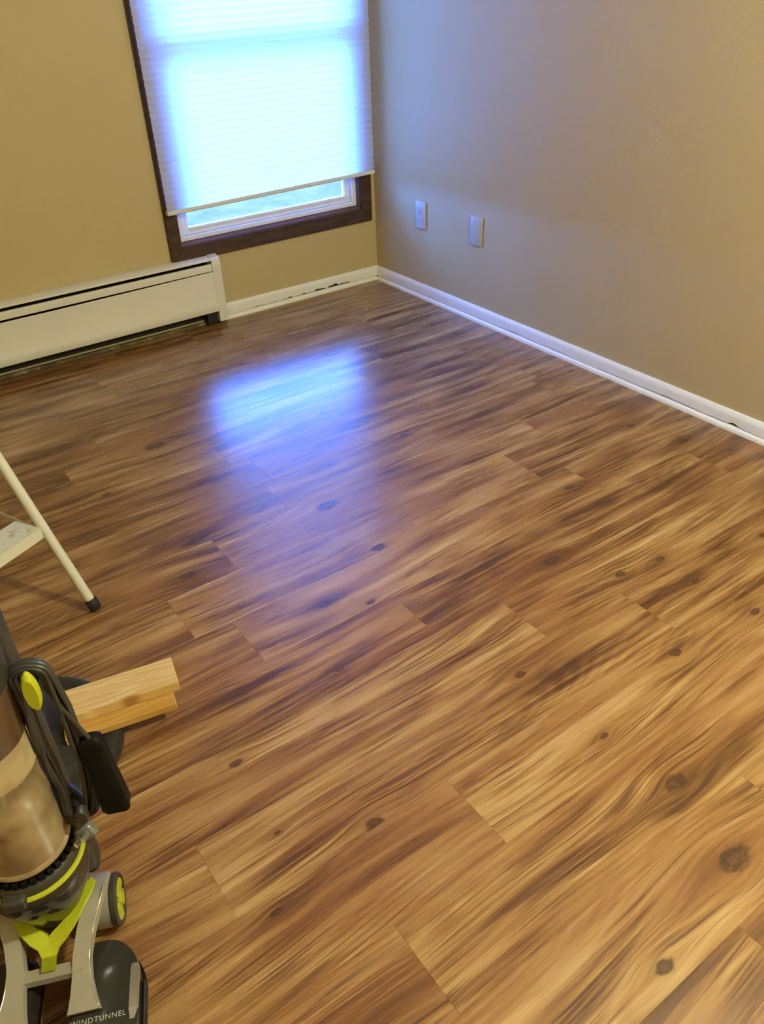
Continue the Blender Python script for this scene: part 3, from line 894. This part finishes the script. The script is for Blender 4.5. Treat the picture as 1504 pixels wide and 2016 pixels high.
def cord_loop(rt, rb, df, zt=.600, zb=.325, skew=0.0, jit=.003):
    pts = []
    for k in range(13):
        a = PI * k / 12
        pts.append(V(HR - .004 + rt * math.cos(a), HF + df, zt + .010 + rt * .75 * math.sin(a)))
    for z in (.54, .48, .42, .37):
        t = (zt - z) / (zt - zb)
        pts.append(V(HR - rt + (rt - rb) * t - .006 * math.sin(PI * t) + skew * t + rc.uniform(-jit, jit), HF + df + rc.uniform(-jit, jit), z))
    for k in range(13):
        a = PI + PI * k / 12
        pts.append(V(HR + skew - .008 + rb * math.cos(a), HF + df, zb - .006 + rb * .8 * math.sin(a)))
    for z in (.37, .42, .48, .54):
        t = (zt - z) / (zt - zb)
        pts.append(V(HR + rt - (rt - rb) * t + .004 * math.sin(PI * t) + skew * t + rc.uniform(-jit, jit), HF + df + rc.uniform(-jit, jit), z))
    return pts
for i, (rt, rb, df, sk) in enumerate([(.014, .012, .000, .0), (.019, .016, .004, .002), (.024, .019, -.002, -.001), (.028, .022, .002, .0), (.017, .024, .010, .004), (.023, .014, .011, -.003), (.028, .018, .009, .003), (.021, .020, -.008, .002)]):
    obj('power_cord', tube(bmesh.new(), cord_loop(rt, rb, df, skew=sk), .0036, 8, closed=True), MAT['cord'], vac, smooth=True)
# loose tail of cord running to the black tool
obj('cord_tail', tube(bmesh.new(), smooth_path([V(.112, -.118, .585), V(.124, -.112, .545), V(.137, -.112, .50), V(.146, -.115, .462)], 8), .0034, 8), MAT['cord'], vac, smooth=True)
# grey plug with two prongs
bm = bmesh.new(); box(bm, -.0145, .0145, -.008, .008, -.012, .012, .005, 3)
bmesh.ops.transform(bm, matrix=Matrix.Translation(V(.1015, -.088, .297)) @ Matrix.Rotation(math.radians(-38), 4, 'Y') @ Matrix.Rotation(math.radians(-25), 4, 'X'), verts=bm.verts[:])
plug = obj('plug', bm, MAT['clear'], vac, autosmooth=40)
for dx in (-.0075, .0075):
    bm = bmesh.new(); box(bm, dx - .0014, dx + .0014, -.030, -.009, -.004, .004, .0005, 1)
    bmesh.ops.transform(bm, matrix=Matrix.Translation(V(.1015, -.088, .297)) @ Matrix.Rotation(math.radians(-38), 4, 'Y') @ Matrix.Rotation(math.radians(-25), 4, 'X'), verts=bm.verts[:])
    obj('prong', bm, MAT['chrome'], plug)
# black clip-on tool hanging beside the cord
bm = bmesh.new()
rings = []
for z, hw, hd, cr in [(.474, .010, .008, .143), (.468, .017, .013, .143), (.455, .0195, .016, .143), (.40, .021, .017, .145), (.34, .0235, .018, .147), (.312, .0245, .018, .148), (.304, .021, .015, .148)]:
    n = 20
    rings.append([bm.verts.new(V(cr + hw * max(-.86, min(.86, 1.12 * math.cos(2 * PI * k / n))), -.118 + hd * max(-.86, min(.86, 1.12 * math.sin(2 * PI * k / n))), z)) for k in range(n)])
for A, B in zip(rings, rings[1:]):
    for k in range(20): bm.faces.new((A[k], A[(k + 1) % 20], B[(k + 1) % 20], B[k]))
bm.faces.new(rings[0][::-1]); bm.faces.new(rings[-1])
obj('clip_on_tool', bm, MAT['black'], vac, autosmooth=45)
# lettering on the front of the nozzle
cu = bpy.data.curves.new('lettering', 'FONT')
cu.body = 'WINDTUNNEL'; cu.size = 0.0116; cu.space_character = 1.12; cu.extrude = 0.0004
to = bpy.data.objects.new('lettering_tmp', cu); COL.objects.link(to)
dg = bpy.context.evaluated_depsgraph_get()
me = bpy.data.meshes.new_from_object(to.evaluated_get(dg)); me.name = 'lettering'
bpy.data.objects.remove(to)
me.materials.clear(); me.materials.append(MAT['letter'])
lt = bpy.data.objects.new('lettering', me); link(lt, vac)
lt.location = V(.0335, .082, .0624)

# ------------------------------------------------------------------ pine boards
BANG = math.radians(-11.5)
lower = board('pine_board', 'lower pine board, darker amber, under the pale board on the black disc', (-2.316, -2.066), BANG, 0.236, 0.087, DISC_H + 0.0004, 0.019, MAT['pine_amber'])
upper = board('pine_board', 'upper pine board, pale with a knot, resting on the amber board', (-2.309, -2.034), BANG, 0.252, 0.084, DISC_H + 0.0198, 0.026, MAT['pine'])
